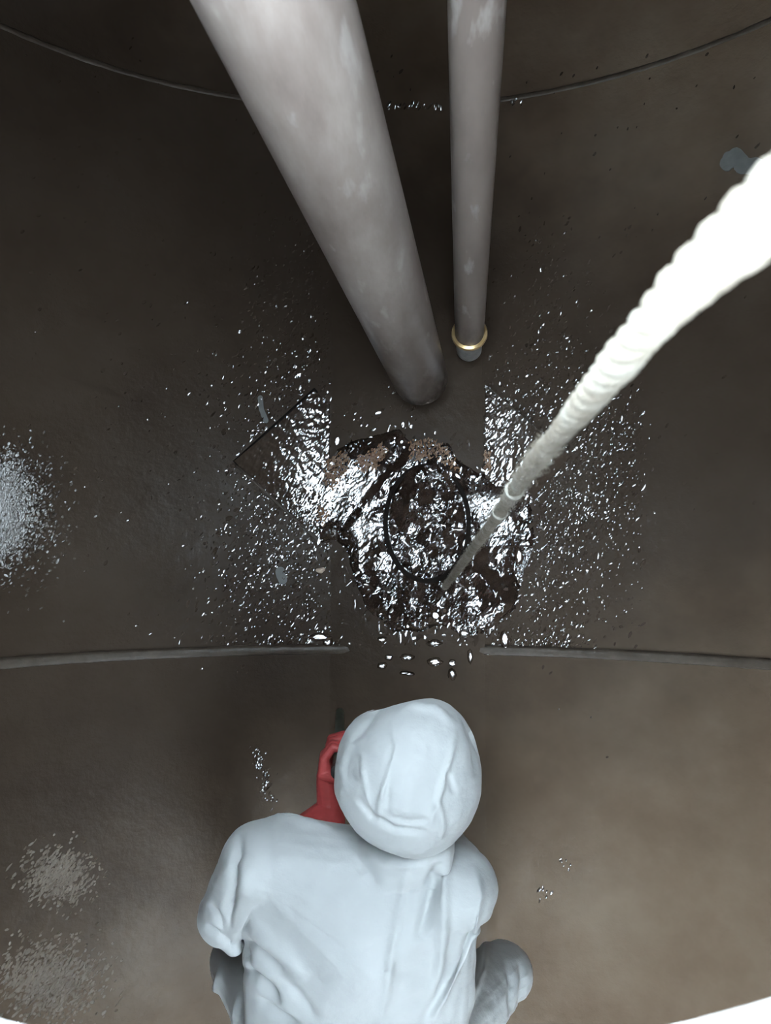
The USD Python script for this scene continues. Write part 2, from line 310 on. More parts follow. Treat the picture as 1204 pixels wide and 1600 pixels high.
# ------------------------------------------------------------------ drain and the sludge around it
drain = thing('drain', 'black oval drain opening full of rippling sludge in the tank bottom', 'drain')
def oval_ring(rx, ry, w, z0, z1, n=96):
    prof = [(0, z0), (0, z1 - .004), (.004, z1), (w - .004, z1), (w, z1 - .004), (w, z0)]
    a = np.arange(n) * 2 * np.pi / n
    v = np.array([[(drain_c[0] + (rx - o) * math.cos(t), drain_c[1] + (ry - o) * math.sin(t), z) for t in a] for o, z in prof])
    k = len(prof); ix = np.arange(k * n).reshape(k, n); nx = np.roll(ix, -1, 1); dn = np.roll(ix, -1, 0)
    q = np.stack([ix, dn, np.roll(nx, -1, 0), nx], -1).reshape(-1, 4)
    t = trimesh.Trimesh(v.reshape(-1, 3), np.vstack([q[:, [0, 1, 2]], q[:, [0, 2, 3]]]), process=False); t.fix_normals(); return t
obj('collar', oval_ring(DRX + .004, DRY + .004, .017, -.05, .056), 'drain_iron', drain)
pool_poly = shapely.affinity.translate(shapely.affinity.scale(Point(0, 0).buffer(1, 48), DRX - .004, DRY - .004), drain_c[0], drain_c[1])
def spot(x, y, u, v, r):
    c = P(u, v, .04); return np.exp(-(((x - c[0]) ** 2 + (y - c[1]) ** 2) / (r / 416.0) ** 2))
def ridged(p, seed):
    return 1 - np.abs(2 * meshkit.fbm(p, 3, seed) - 1)
def pool_z(x, y):
    p = np.stack([x, y, 0 * x], -1)
    dark = spot(x, y, 680, 765, 45) + .8 * spot(x, y, 640, 790, 25)
    bright = spot(x, y, 660, 865, 40) + .7 * spot(x, y, 625, 800, 22)
    q2 = ((x - MIRROR[0]) ** 2 + (y - MIRROR[1]) ** 2) / (2 * MH)
    return .024 + q2 + .050 * (meshkit.fbm(p * np.array([9, 11, 1]), 2, 4) - .5) + (.011 - .004 * bright) * (meshkit.fbm(p * 24, 2, 8) - .5) + .0030 * (ridged(p @ ROT * np.array([34, 60, 1]), 3) - .5) + dark * .16 * (y - drain_c[1] + .1)
height_field(pool_poly, pool_z, lambda x: 0 * x - .05, .0028, 'sludge_surface', 'sludge', drain)

sl_px = [(522, 700), (560, 688), (600, 676), (628, 668), (650, 690), (700, 690), (722, 725), (752, 742), (800, 745), (832, 770), (840, 835), (815, 900), (808, 950), (770, 985), (720, 990),
         (690, 978), (650, 990), (610, 990), (580, 960), (560, 910), (548, 870), (520, 838), (500, 852), (500, 800), (512, 745)]
sludge_poly = Polygon([P(u, v, .03)[:2] for u, v in sl_px]).buffer(.02).buffer(-.02)
wob = np.array(sludge_poly.segmentize(.02).exterior.coords)
wob += .05 * (np.stack([meshkit.fbm(np.c_[wob * 9, 0 * wob[:, :1]], 3, s) for s in (1, 2)], 1) - .5)
sludge_poly = Polygon(wob).buffer(0)
if sludge_poly.geom_type != 'Polygon': sludge_poly = max(sludge_poly.geoms, key=lambda g: g.area)
groove = shapely.LineString([P(u, v, .04)[:2] for u, v in [(640, 705), (600, 745), (572, 780), (548, 815), (530, 850), (538, 900), (560, 960)]])
lb = P(440, 850, .03); lt = P(440, 712, .03)
taper_line = sludge_poly.union(shapely.box(lb[0], lb[1], P(530, 0, .03)[0], lt[1])).exterior
groove_side = Polygon(list(groove.coords) + [tuple(P(900, 1000, .04)[:2]), tuple(P(900, 600, .04)[:2]), tuple(P(640, 600, .04)[:2])])
def sludge_z(x, y):
    p = np.stack([x, y, 0 * x], -1)
    shape = x.shape; d = shapely.distance(groove, shapely.points(x.ravel(), y.ravel())).reshape(shape)
    calm = np.clip(1.2 * spot(x, y, 525, 785, 55) + 1.2 * spot(x, y, 508, 835, 40) + spot(x, y, 768, 790, 45) + .8 * spot(x, y, 560, 740, 30) + .7 * spot(x, y, 775, 850, 25) + .4 * spot(x, y, 565, 830, 35), 0, 1)
    rough = 1 - .86 * calm
    q2 = ((x - MIRROR[0]) ** 2 + (y - MIRROR[1]) ** 2) / (2 * MH)
    z = .034 + q2 + rough * (.046 * (meshkit.fbm(p * np.array([9, 7, 1]), 2, 14) - .5) + .0090 * (meshkit.fbm(p * 24, 2, 18) - .5) + .0026 * (ridged(p @ ROT * np.array([40, 66, 1]), 31) - .5)) + .0013 * (meshkit.fbm(p @ ROT * np.array([60, 130, 1]), 2, 5) - .5)
    sgn = np.where(shapely.contains_xy(groove_side, x, y), 1.0, -1.0)
    z = z + .0055 * np.tanh(sgn * d / .016) * np.exp(-(d / .06) ** 2)
    b = np.maximum(shell_z(x), STRIP_Z); e = shapely.distance(taper_line, shapely.points(x.ravel(), y.ravel())).reshape(shape)
    k = np.clip(e / .09, 0, 1); k2 = np.clip(e / .015, 0, 1)
    smooth = .032 + q2; lift = (smooth - b) * k * (2 - k)
    return np.maximum(b + .0010 + lift + (z - smooth) * k2, b + .0010)
height_field(sludge_poly.difference(oval.buffer(-.006)), sludge_z, lambda x: shell_z(x) - .004, .003, 'oil_sludge', 'sludge', None,
             label='glistening black oil sludge lying around the oval drain', category='sludge', kind='stuff')

# rust-coloured sediment heaps along the upper edge of the sludge
# ------------------------------------------------------------------ oil droplets: thousands of small shiny beads, each tilted its own way
def droplets(centers, zs, slopes, sizes, angles):
    """One mesh of flat-topped beads: a hexagonal top with its own tilt, and a skirt down to the steel."""
    n = len(centers); a = np.arange(6) * np.pi / 3
    c, s = np.cos(angles)[:, None], np.sin(angles)[:, None]
    lx, ly = np.cos(a)[None] * sizes[:, :1], np.sin(a)[None] * sizes[:, 1:]
    jit = 1 + .3 * (rng.random((n, 6)) - .5)
    dx, dy = (lx * c - ly * s) * jit, (lx * s + ly * c) * jit
    hx, hy = slopes[:, :1], slopes[:, 1:]
    top = np.stack([centers[:, :1] + dx, centers[:, 1:] + dy, zs[:, None] + .0022 + dx * hx + dy * hy - .0003], -1)
    mid = np.stack([centers[:, 0], centers[:, 1], zs + .0022], -1)[:, None]
    low = np.stack([centers[:, :1] + dx * 1.15, centers[:, 1:] + dy * 1.15, np.repeat(zs[:, None] - .005, 6, 1) + dx * hx + dy * hy], -1)
    v = np.concatenate([mid, top, low], 1)
    k = np.arange(6); k2 = (k + 1) % 6
    f = np.vstack([np.stack([0 * k, 1 + k, 1 + k2], 1), np.stack([1 + k, 7 + k, 7 + k2], 1), np.stack([1 + k, 7 + k2, 1 + k2], 1)])
    F = (f[None] + 13 * np.arange(n)[:, None, None]).reshape(-1, 3)
    return trimesh.Trimesh(v.reshape(-1, 3), F, process=False)
def heap(pixels, n, seed, label):
    """Wet rusty grains lying on the sludge, each with its own tilt."""
    poly = Polygon([P(u, v, .045)[:2] for u, v in pixels]).buffer(.006); g = np.random.default_rng(seed)
    x0, y0, x1, y1 = poly.bounds
    c = g.random((n * 4, 2)) * [x1 - x0, y1 - y0] + [x0, y0]
    d = shapely.distance(poly.exterior, shapely.points(c)); keep = shapely.contains_xy(poly, c[:, 0], c[:, 1]) & (g.random(n * 4) < .25 + d / .02); c = c[keep][:n]
    sl = (c - MIRROR) / MH + g.normal(0, .16, c.shape)
    mesh = droplets(c, sludge_z(c[:, 0], c[:, 1]) + .001, sl, np.exp(g.normal(0, .25, (len(c), 2))) * [.0052, .0028], g.normal(D(57), D(20), len(c)))
    obj('rust_sediment', mesh, 'rust_sediment', None, False, label=label, category='sediment')
heap([(512, 722), (535, 708), (548, 716), (540, 740), (518, 765), (508, 752)], 300, 51, 'orange rusty sediment heap left of the sludge, above the bright wedge')
heap([(556, 718), (580, 705), (598, 694), (606, 702), (588, 730), (566, 738)], 300, 52, 'orange rusty sediment heap between the bright wedge and the drain')
heap([(640, 690), (660, 686), (690, 694), (706, 712), (716, 736), (700, 730), (680, 712), (655, 720), (642, 715)], 300, 53, 'dull brown sediment crescent just above the oval drain')
heap([(757, 705), (764, 708), (765, 735), (760, 736)], 60, 54, 'small orange rust flake right of the drain')
heap([(497, 795), (506, 790), (512, 805), (505, 822), (498, 815)], 50, 55, 'small tan rust spot in the bright left wedge')

def surf_z(x):
    return np.where(np.abs(x - XS) < STRIP_W, np.maximum(STRIP_Z, shell_z(x)), shell_z(x))
def scatter(n, box, weight, sigma, size, seed, follow=1.0):
    g = np.random.default_rng(seed)
    uv = g.random((n, 2)) * [box[2] - box[0], box[3] - box[1]] + [box[0], box[1]]
    keep = g.random(n) < weight(uv[:, 0], uv[:, 1]); uv = uv[keep]; n = len(uv)
    pts = np.array([at_shell(u, v) for u, v in uv])
    x, y = pts[:, 0], pts[:, 1]
    z = surf_z(x)
    inp = shapely.contains_xy(left_poly, x, y) | shapely.contains_xy(right_poly, x, y)
    z = np.where(inp, shell_z(x) + .013, z)
    sl = np.stack([np.where(np.abs(x - XS) < STRIP_W, 0, shell_slope(x)), 0 * x], 1) * follow + g.normal(0, sigma, (n, 2))
    sz = np.exp(g.normal(0, .30, n))[:, None] * np.array(size)[None] * np.exp(g.normal(0, .15, (n, 2)))
    ang = g.normal(D(57), D(14), n)
    return droplets(np.stack([x, y], 1), z, sl, sz, ang)
def blob(u, v, cu, cv, ru, rv): return np.exp(-(((u - cu) / ru) ** 2 + ((v - cv) / rv) ** 2))
def in_strip(u, v): return (u > 517) & (u < 755)
edge_line = shapely.LineString([(372, 722), (492, 612)])
def w_wet(u, v):
    w = 1.3 * blob(u, v, 465, 730, 75, 110) + .9 * blob(u, v, 440, 900, 85, 110) + .5 * blob(u, v, 455, 560, 70, 120) + .9 * blob(u, v, 800, 680, 60, 90)
    w += 1.0 * blob(u, v, 900, 740, 110, 130) + .8 * blob(u, v, 850, 880, 80, 110) + .5 * blob(u, v, 860, 550, 40, 120) + .12 * blob(u, v, 470, 400, 70, 120) + .10 * blob(u, v, 840, 420, 30, 110)
    w += .35 * blob(u, v, 960, 690, 60, 100) + .25 * (v > 950) * (v < 1012) * blob(u, v, 640, 1000, 260, 60)
    w = np.where(in_strip(u, v), np.where((v > 600) & (v < 700) & (u < 650), .10, np.where(v > 850, .10 * (v < 1010), 0.0)), w)
    w = .62 * w
    w = np.where((v > 1012), w * .05, w)
    w = w * np.clip((1012 - u) / 14, 0, 1)
    w = np.where(shapely.distance(edge_line, shapely.points(u, v)) < 8, 0, w)
    return np.clip(w, 0, 1)
drops = scatter(60000, (180, 330, 1030, 1080), w_wet, .15, (.0056, .0026), 11)
obj('oil_droplets', drops, 'oil_film', None, False, label='tiny glinting oil droplets scattered over the wet tank floor around the drain', category='droplets', kind='stuff')
def w_far(u, v):
    w = .25 * blob(u, v, 300, 640, 200, 110) + .25 * blob(u, v, 440, 450, 60, 150) + .2 * blob(u, v, 845, 440, 30, 130) + .05 * (v < 900)
    w += .6 * blob(u, v, 640, 172, 90, 6) + .4 * blob(u, v, 800, 160, 40, 6) + .06 * blob(u, v, 840, 1120, 60, 60)
    return np.where(in_strip(u, v) & (v > 190), 0, w)
drops2 = scatter(9000, (20, 60, 1190, 1300), w_far, .2, (.0052, .0026), 12)
obj('oil_specks', drops2, 'oil_film', None, False, label='sparse tiny oil specks on the dark shell away from the drain', category='droplets', kind='stuff')
def glints(n, cu, cv, ru, rv, size, sigma, seed):
    g = np.random.default_rng(seed)
    pts = np.array([at_shell(cu + a, cv + b_) for a, b_ in g.normal(0, 1, (n, 2)) * [ru, rv]])
    hv = EYE - pts; hv /= np.linalg.norm(hv, axis=1, keepdims=True); hh = np.array([HATCH[0], HATCH[1], 2 * TB]) - pts; hh /= np.linalg.norm(hh, axis=1, keepdims=True)
    hv = hv + hh; sl = -hv[:, :2] / hv[:, 2:] + g.normal(0, sigma, (n, 2))
    return droplets(pts[:, :2], surf_z(pts[:, 0]), sl, np.exp(g.normal(0, .3, (n, 2))) * size, g.normal(D(60), D(14), n))
obj('oil_specks', trimesh.util.concatenate([glints(60, 404, 1190, 5, 12, (.0050, .0022), .12, 1), glints(50, 414, 1222, 4, 14, (.0050, .0022), .14, 2), glints(14, 425, 1255, 4, 18, (.005, .0022), .12, 3), glints(8, 852, 1388, 6, 8, (.010, .003), .06, 4),
    glints(6, 882, 1350, 8, 5, (.006, .003), .06, 5), glints(30, 640, 171, 38, 3, (.0075, .0030), .10, 6), glints(16, 800, 158, 30, 4, (.006, .003), .10, 7), glints(70, 420, 1004, 60, 6, (.006, .003), .14, 8), glints(120, 850, 1006, 40, 6, (.006, .0026), .16, 9)]), 'oil_film', None, False,
    label='small clusters of glinting oil specks on the shell beside the worker and along the weld rings', category='droplets', kind='stuff')
mottled('condensation', STEEL, 2.2, 0.30, 60, 0.1, 0.002, ior=1.7)  # for tilted beads that stand in for a bluish reflection on the wall
mottled('damp_rust', [(0.3, (.13, .095, .068)), (0.7, (.19, .145, .105))], 6, 0.42, 60, 0.1, 0.002, ior=1.6)  # light brown for beads shaped to imitate a sheen
sheen = trimesh.util.concatenate([glints(1500, -8, 795, 18, 28, (.0046, .0030), .05, 20), glints(4200, -6, 792, 26, 36, (.0046, .0030), .10, 21), glints(1500, 14, 800, 42, 50, (.0046, .0026), .20, 22)])
obj('condensation', sheen, 'condensation', None, False, label='bluish wet sheen of condensed beads on the left tank wall at mid height', category='droplets', kind='stuff')
sheen2 = trimesh.util.concatenate([glints(900, 92, 1368, 26, 22, (.0050, .0028), .22, 24), glints(1500, 82, 1530, 36, 30, (.0052, .0030), .22, 25)])
obj('condensation', sheen2, 'damp_rust', None, False, label='rough damp patches on the left wall near the rim at lower left', category='droplets', kind='stuff')
# larger splashes of sludge below the drain
def rags(n, seed):
    g = np.random.default_rng(seed); ex = sludge_poly.exterior
    c = np.array([ex.interpolate(t, normalized=True).coords[0] for t in g.random(n)]) + g.normal(0, .032, (n, 2))
    z = np.where(shapely.contains_xy(sludge_poly, c[:, 0], c[:, 1]), sludge_z(c[:, 0], c[:, 1]), surf_z(c[:, 0]))
    return droplets(c, z, (c - MIRROR) / MH + g.normal(0, .09, c.shape), np.exp(g.normal(0, .5, (n, 2))) * [.009, .004], g.normal(D(60), D(30), n))
def splash(u, v, ru, rv, seed, toward=1.0):
    c = P(u, v, STRIP_Z); g = np.random.default_rng(seed)
    a = np.arange(28) * 2 * np.pi / 28
    rr = 1 + .55 * (meshkit.fbm(np.stack([np.cos(a) * 2, np.sin(a) * 2, 0 * a + seed], -1), 3, seed) - .5)
    base = surf_z(np.array([c[0]]))[0]
    need = (c[:2] - MIRROR) / MH * toward + g.normal(0, .015, 2)
    rings, zz = [], []
    for f, h in ((0, 0), (.5, 0), (.85, -.0005), (1.0, -.003), (1.12, -.02)):
        x, y = f * rr * np.cos(a) * ru / 416, f * rr * np.sin(a) * rv / 416
        top = base + .010 + x * need[0] + y * need[1] + h + .0012 * (meshkit.fbm(np.stack([x * 90, y * 90, 0 * x + seed], -1), 2, 7) - .5)
        rings.append(np.stack([c[0] + x, c[1] + y, top if f < 1.1 else 0 * x + base - .003], -1))
    v_ = np.vstack(rings); ix = np.arange(v_.shape[0]).reshape(5, 28); nx = np.roll(ix, -1, 1)
    q = np.stack([ix[:-1], ix[1:], nx[1:], nx[:-1]], -1).reshape(-1, 4)
    return trimesh.Trimesh(v_, np.vstack([q[:, [0, 1, 2]], q[:, [0, 2, 3]]]), process=False)
spl = [(597, 999, 8, 4), (597, 1040, 7, 5), (607, 1027, 6, 4), (636, 1027, 11, 5), (678, 1005, 11, 5), (679, 1034, 11, 6), (706, 1053, 6, 8), (706, 1035, 5, 5), (734, 1025, 4, 11), (760, 1020, 6, 4),
       (788, 998, 7, 13), (632, 1051, 8, 3), (640, 1053, 6, 3), (782, 966, 6, 6), (756, 952, 9, 16), (784, 925, 7, 18), (746, 967, 6, 7), (500, 995, 16, 6), (512, 1003, 7, 7), (725, 990, 8, 6), (810, 870, 6, 14)]
def glitter(n, seed):
    g = np.random.default_rng(seed); x0, y0, x1, y1 = sludge_poly.bounds
    c = g.random((n * 2, 2)) * [x1 - x0, y1 - y0] + [x0, y0]
    c = c[shapely.contains_xy(sludge_poly, c[:, 0], c[:, 1]) & (meshkit.fbm(np.c_[c * 12, 0 * c[:, :1]], 2, 5) > .50) & ~shapely.contains_xy(oval.buffer(.03).difference(oval.buffer(-.012)), c[:, 0], c[:, 1])]
    z = np.where(shapely.contains_xy(oval, c[:, 0], c[:, 1]), pool_z(c[:, 0], c[:, 1]), sludge_z(c[:, 0], c[:, 1]))
    return droplets(c, z, (c - MIRROR) / MH + g.normal(0, .14, c.shape), np.exp(g.normal(0, .35, (len(c), 2))) * [.0052, .0024], g.normal(D(57), D(35), len(c)))
obj('sludge_glitter', glitter(1700, 41), 'sludge', None, False, label='fine wet flecks on the black sludge in and around the oval drain', category='sludge', kind='stuff')
obj('sludge_splashes', trimesh.util.concatenate([rags(300, 77)] + [splash(*s, 100 + i) for i, s in enumerate(spl)]), 'oil_film', None, 40,
    label='small shiny sludge splashes on the steel strip between drain and worker', category='sludge', kind='stuff')
def smear(line, wpx, seed, label):
    """A thin pale smear of old coating stuck on the shell along a pixel line."""
    ls = shapely.LineString(line).buffer(wpx); b = np.array(ls.segmentize(3).exterior.coords)[:-1]
    b = b + wpx * .7 * (np.stack([meshkit.fbm(np.c_[b / 14, 0 * b[:, :1]], 3, seed + k) for k in (0, 1)], 1) - .5)
    poly = Polygon(b).buffer(0)
    if poly.geom_type != 'Polygon': poly = max(poly.geoms, key=lambda q: q.area)
    tri = trimesh.creation.extrude_polygon(poly.segmentize(6), 1.0, engine='earcut')
    v = []
    for u_, v_, w_ in tri.vertices:
        p = at_shell(u_, v_); nrm = np.array([-shell_slope(p[0]), 0, 1]); nrm /= np.linalg.norm(nrm)
        v.append(p + nrm * (.003 if w_ > .5 else -.002))
    tri = trimesh.Trimesh(np.array(v), tri.faces, process=False); tri.fix_normals()
    obj('coating_smear', tri, 'old_coating', None, 40, label=label, category='smear')
smear([(1135, 255), (1150, 243), (1162, 262), (1185, 258)], 12, 1, 'pale grey smear on the dark shell at upper right beside the rope')
smear([(407, 622), (408, 640), (415, 658)], 4, 5, 'small grey curved smear beside the upper left plate edge')
smear([(438, 893), (441, 905)], 7, 9, 'small round grey smear below the left plate corner')
c = at_shell(501, 891); chip = soften(hull([(c + [-.012, 0, .006], .007), (c + [.010, .004, .006], .008), (c + [.002, -.006, .008], .006)], 12), .005, 4)
ch = obj('debris_chip', chip, 'pale_chip', None, 40, label='pale tan chip of debris below the left tip of the plate', category='debris')

# ------------------------------------------------------------------ the two pipes
def depth_point(u, v, depth):
    d = np.array([u - 602, -(v - 800), -F_PX]) / F_PX * depth
    return EYE + R_CW @ d
def to_ceiling(p, d):
    t = 0
    while True:
        q = p + d * t
        if q[2] > TB + TB * math.sqrt(max(0, 1 - ((q[0] - X0) / TA) ** 2)): return q
        t += .01
def pipe(p0, p_up, r, wall=.008):
    d = p_up - p0; d /= np.linalg.norm(d); top = to_ceiling(p0, d); L = np.linalg.norm(top - p0) + .05
    return p0, d, L
big0 = depth_point(657, 592, 2.70); bigu = depth_point(432, 0, .955); BIG_R = .095
p0, d, L = pipe(big0, bigu, BIG_R)
big = thing('dip_pipe', 'wide grey steel pipe reaching down from upper left to the tank bottom', 'pipe')
obj('pipe_wall', lathe_along(p0, p0 + d, [(0, BIG_R - .004), (0, BIG_R - .008), (L, BIG_R - .008), (L, BIG_R), (L * .5, BIG_R), (.2, BIG_R), (.006, BIG_R)], 96), 'pipe_steel', big)
sm0 = depth_point(733, 522, 2.63); smu = depth_point(745, 0, 1.27); SM_R = .049
p0s, ds, Ls = pipe(sm0, smu, SM_R)
small = thing('slim_pipe', 'slim grey steel pipe with a brass ring at its lower end, beside the wide pipe', 'pipe')
obj('pipe_wall', lathe_along(p0s, p0s + ds, [(0, SM_R - .006), (Ls, SM_R - .006), (Ls, SM_R), (Ls * .5, SM_R), (0, SM_R)], 64), 'pipe_steel_dull', small)
obj('end_ring', lathe_along(p0s, p0s + ds, [(-.006, .044), (-.006, .055), (-.002, .0605), (.006, .0620), (.012, .0590), (.015, .0495)], 64), 'brass', small, label='brass ring round the end of the slim pipe')
obj('nozzle', lathe_along(p0s - ds * .15, p0s + ds, [(0, .030), (0, .041), (.012, .045), (.148, .046), (.148, .030)], 48), 'galvanised', small, label='short bright metal nozzle below the brass ring')

# ------------------------------------------------------------------ rope
key = np.array([depth_point(1330, 250, .145), depth_point(1204, 330, .205), depth_point(1040, 480, .31), depth_point(862, 690, .68), depth_point(781, 800, 1.25), depth_point(722, 880, 2.05), P(694, 918, .065)])
key = np.vstack([key[0] + (key[0] - key[1]) * 6.0, key])
from scipy.interpolate import PchipInterpolator
sarc = np.r_[0, np.cumsum(np.linalg.norm(np.diff(key, axis=0), axis=1))]
pc = PchipInterpolator(sarc, key)
ss = np.linspace(0, sarc[-1], 520)
mid = pc(ss)
rope = thing('rope', 'frayed pale hemp rope hanging from the upper right down to the drain', 'rope')
tt = np.gradient(mid, axis=0); tt /= np.linalg.norm(tt, axis=1, keepdims=True)
e1 = np.cross(tt, [1.0, 0, 0]); e1 /= np.linalg.norm(e1, axis=1, keepdims=True); e2 = np.cross(tt, e1)
rad = .0066 * (1 + .5 * (meshkit.fbm(np.c_[ss * 14, 0 * ss, 0 * ss], 3, 2) - .5))
for k in range(3):
    ph = ss / .075 * 2 * np.pi + k * 2 * np.pi / 3
    pts = mid + (np.cos(ph)[:, None] * e1 + np.sin(ph)[:, None] * e2) * .0037
    obj('strand', tube_mesh(pts, rad, 10), 'rope_fibre', rope, True)
# loose fibres standing off the strands
g = np.random.default_rng(3); nf = 5000
s0 = sarc[-1] * (.30 + .70 * g.random(nf)); base = pc(s0); base_e = np.array([np.interp(s0, ss, e1[:, i]) for i in range(3)]).T; base_f = np.array([np.interp(s0, ss, e2[:, i]) for i in range(3)]).T; base_t = np.array([np.interp(s0, ss, tt[:, i]) for i in range(3)]).T
ang = g.random(nf) * 2 * np.pi; outd = np.cos(ang)[:, None] * base_e + np.sin(ang)[:, None] * base_f
ln = (.003 + .005 * g.random(nf) ** 2)[:, None]; al = g.normal(0, 1, (nf, 1))
c0 = base + outd * .009; ln = ln * np.clip(.25 + s0[:, None] / sarc[-1] * 2.2, .25, 1); c1 = c0 + outd * ln * .5 + base_t * ln * al * .5; c2 = c0 + outd * ln * .8 + base_t * ln * al * 1.4; c3 = c2 + g.normal(0, .002, (nf, 3))
cur = UsdGeom.BasisCurves.Define(stage, str(rope.GetPath()) + '/fuzz')
cur.CreateTypeAttr('linear'); cur.CreateCurveVertexCountsAttr(Vt.IntArray([4] * nf))
cur.CreatePointsAttr(Vt.Vec3fArray.FromNumpy(np.stack([c0, c1, c2, c3], 1).reshape(-1, 3).astype(np.float32)))
cur.CreateWidthsAttr(Vt.FloatArray([.00022])); cur.SetWidthsInterpolation('constant')
UsdShade.MaterialBindingAPI.Apply(cur.GetPrim()).Bind(MAT['rope_fibre']); setd(cur.GetPrim(), kind='stuff')
for (u, v, dd) in ((806, 765, 1.02), (783, 797, 1.25)):
    q = depth_point(u, v, dd); i = int(np.argmin(np.linalg.norm(mid - q, axis=1)))
    obj('binding', lathe_along(mid[i] - tt[i] * .006, mid[i], [(0, .009), (.001, .0128), (.011, .0128), (.012, .009)], 24), 'rope_tape', rope)
# ------------------------------------------------------------------ manhole rim
rim = thing('manhole_rim', 'sunlit white painted manhole rim, close and blurred at the lower corners', 'manhole')
zr = 2 * TB + .004
base_c = np.array([HATCH[0], HATCH[1], zr])
obj('lip', lathe_along(base_c - [0, 0, .002], base_c, [(0, HATCH_R + .004), (.004, HATCH_R), (.010, HATCH_R), (.016, HATCH_R + .006), (.016, HATCH_R + .05), (0, HATCH_R + .05)], 160), 'rim_paint', rim)
ta = np.arange(160) * 2 * np.pi / 160
inside = as_man(prism(Polygon(np.stack([X0 + (TA + .001) * np.sin(ta), TB - (TB + .001) * np.cos(ta)], 1)), -2, 2)).rotate((90, 0, 0))
neck_ring = (m3.Manifold.cylinder(.30, HATCH_R + .050, HATCH_R + .050, 128) - m3.Manifold.cylinder(.30, HATCH_R + .040, HATCH_R + .040, 128)).translate((HATCH[0], HATCH[1], zr - .294)) - inside
obj('collar', tm(neck_ring), 'rim_paint', rim)
rim2 = thing('manhole_rim', 'second open manhole further along the tank top, outside the picture', 'manhole')
c2 = np.array([HATCH2[0], HATCH2[1], zr])
obj('lip', lathe_along(c2 - [0, 0, .002], c2, [(0, HATCH2_R + .004), (.004, HATCH2_R), (.010, HATCH2_R), (.016, HATCH2_R + .006), (.016, HATCH2_R + .05), (0, HATCH2_R + .05)], 128), 'rim_paint', rim2)
obj('collar', tm((m3.Manifold.cylinder(.30, HATCH2_R + .050, HATCH2_R + .050, 128) - m3.Manifold.cylinder(.30, HATCH2_R + .040, HATCH2_R + .040, 128)).translate((HATCH2[0], HATCH2[1], zr - .294)) - inside), 'rim_paint', rim2)

# ------------------------------------------------------------------ the worker
worker = thing('person', 'person in a white hooded coverall bending forward with red rubber gloves, seen from above', 'person')
pole_lo, pole_hi = P(531, 1113, .04), P(528, 1206, 1.06)
pa = pole_hi - pole_lo; pa /= np.linalg.norm(pa)
def on_pole(z): return pole_lo + pa * (z - pole_lo[2]) / pa[2]
shL, shR = P(408, 1348, 1.25), P(716, 1386, 1.26)
elL, elR = P(352, 1432, 1.13), np.array([-.03, -.66, .97])
gripL, gripR = on_pole(.90), on_pole(.76)
wrL = P(508, 1284, .92); wrR = gripR + [.075, -.085, .03]
hipL, hipR = P(468, 1640, 1.0), P(640, 1640, 1.0)
knL, knR = P(376, 1500, .74), P(786, 1520, .68)
anL, anR = np.array([-.50, -1.58, .20]), np.array([.04, -1.56, .14])
neck = P(655, 1318, 1.31)
up = m3.OpType.Add
torso = [
    hull([(P(440, 1346, 1.24), .088), (P(690, 1380, 1.25), .088), (P(570, 1400, 1.22), .13)]),
    hull([(P(440, 1346, 1.24), .088), (P(690, 1380, 1.25), .088), (P(575, 1440, 1.20), .14), (hipL, .125), (hipR, .125)]),
    hull([(P(600, 1350, 1.26), .08), (neck, .070)]), hull([(neck, .070), (P(648, 1260, 1.34), .075)]),
    hull([(P(430, 1350, 1.24), .088), (shL, .084)]), hull([(shL, .084), (elL, .062)]), hull([(elL, .062), (wrL, .045)]), hull([(elL, .045), (P(322, 1412, 1.13), .014), (P(321, 1442, 1.12), .010), (P(366, 1476, 1.14), .022)]),
    hull([(P(690, 1380, 1.25), .088), (shR, .082)]), hull([(shR, .080), (elR, .058)]), hull([(elR, .058), (wrR, .042)]),
    hull([(hipL, .12), (knL, .082)]), hull([(knL, .082), (anL + [0, 0, .06], .062)]),
    hull([(hipR, .12), (knR, .082)]), hull([(knR, .082), (anR + [0, 0, .06], .062)]),
]
body = soften(m3.Manifold.batch_boolean(torso, up), .0062, 70)
def crease(t, line, amp, w, above=-.2):
    """Folds and seams: a ridge (amp > 0) or furrow along a polyline given as points on the photo's cloth, w in metres."""
    n = t.vertex_normals; pr = px(t.vertices); ls = shapely.LineString(line)
    dep = CAM_Z - t.vertices[:, 2]
    dd = shapely.distance(ls, shapely.points(pr[:, 0], pr[:, 1])) * dep / F_PX
    s_ = shapely.line_locate_point(ls, shapely.points(pr[:, 0], pr[:, 1]), normalized=True)
    ends = np.clip(np.minimum(s_, 1 - s_) / .30, 0, 1) ** .7
    t.vertices = t.vertices + n * (amp * ends * np.exp(-(dd / w) ** 2) * (n[:, 2] > above))[:, None]
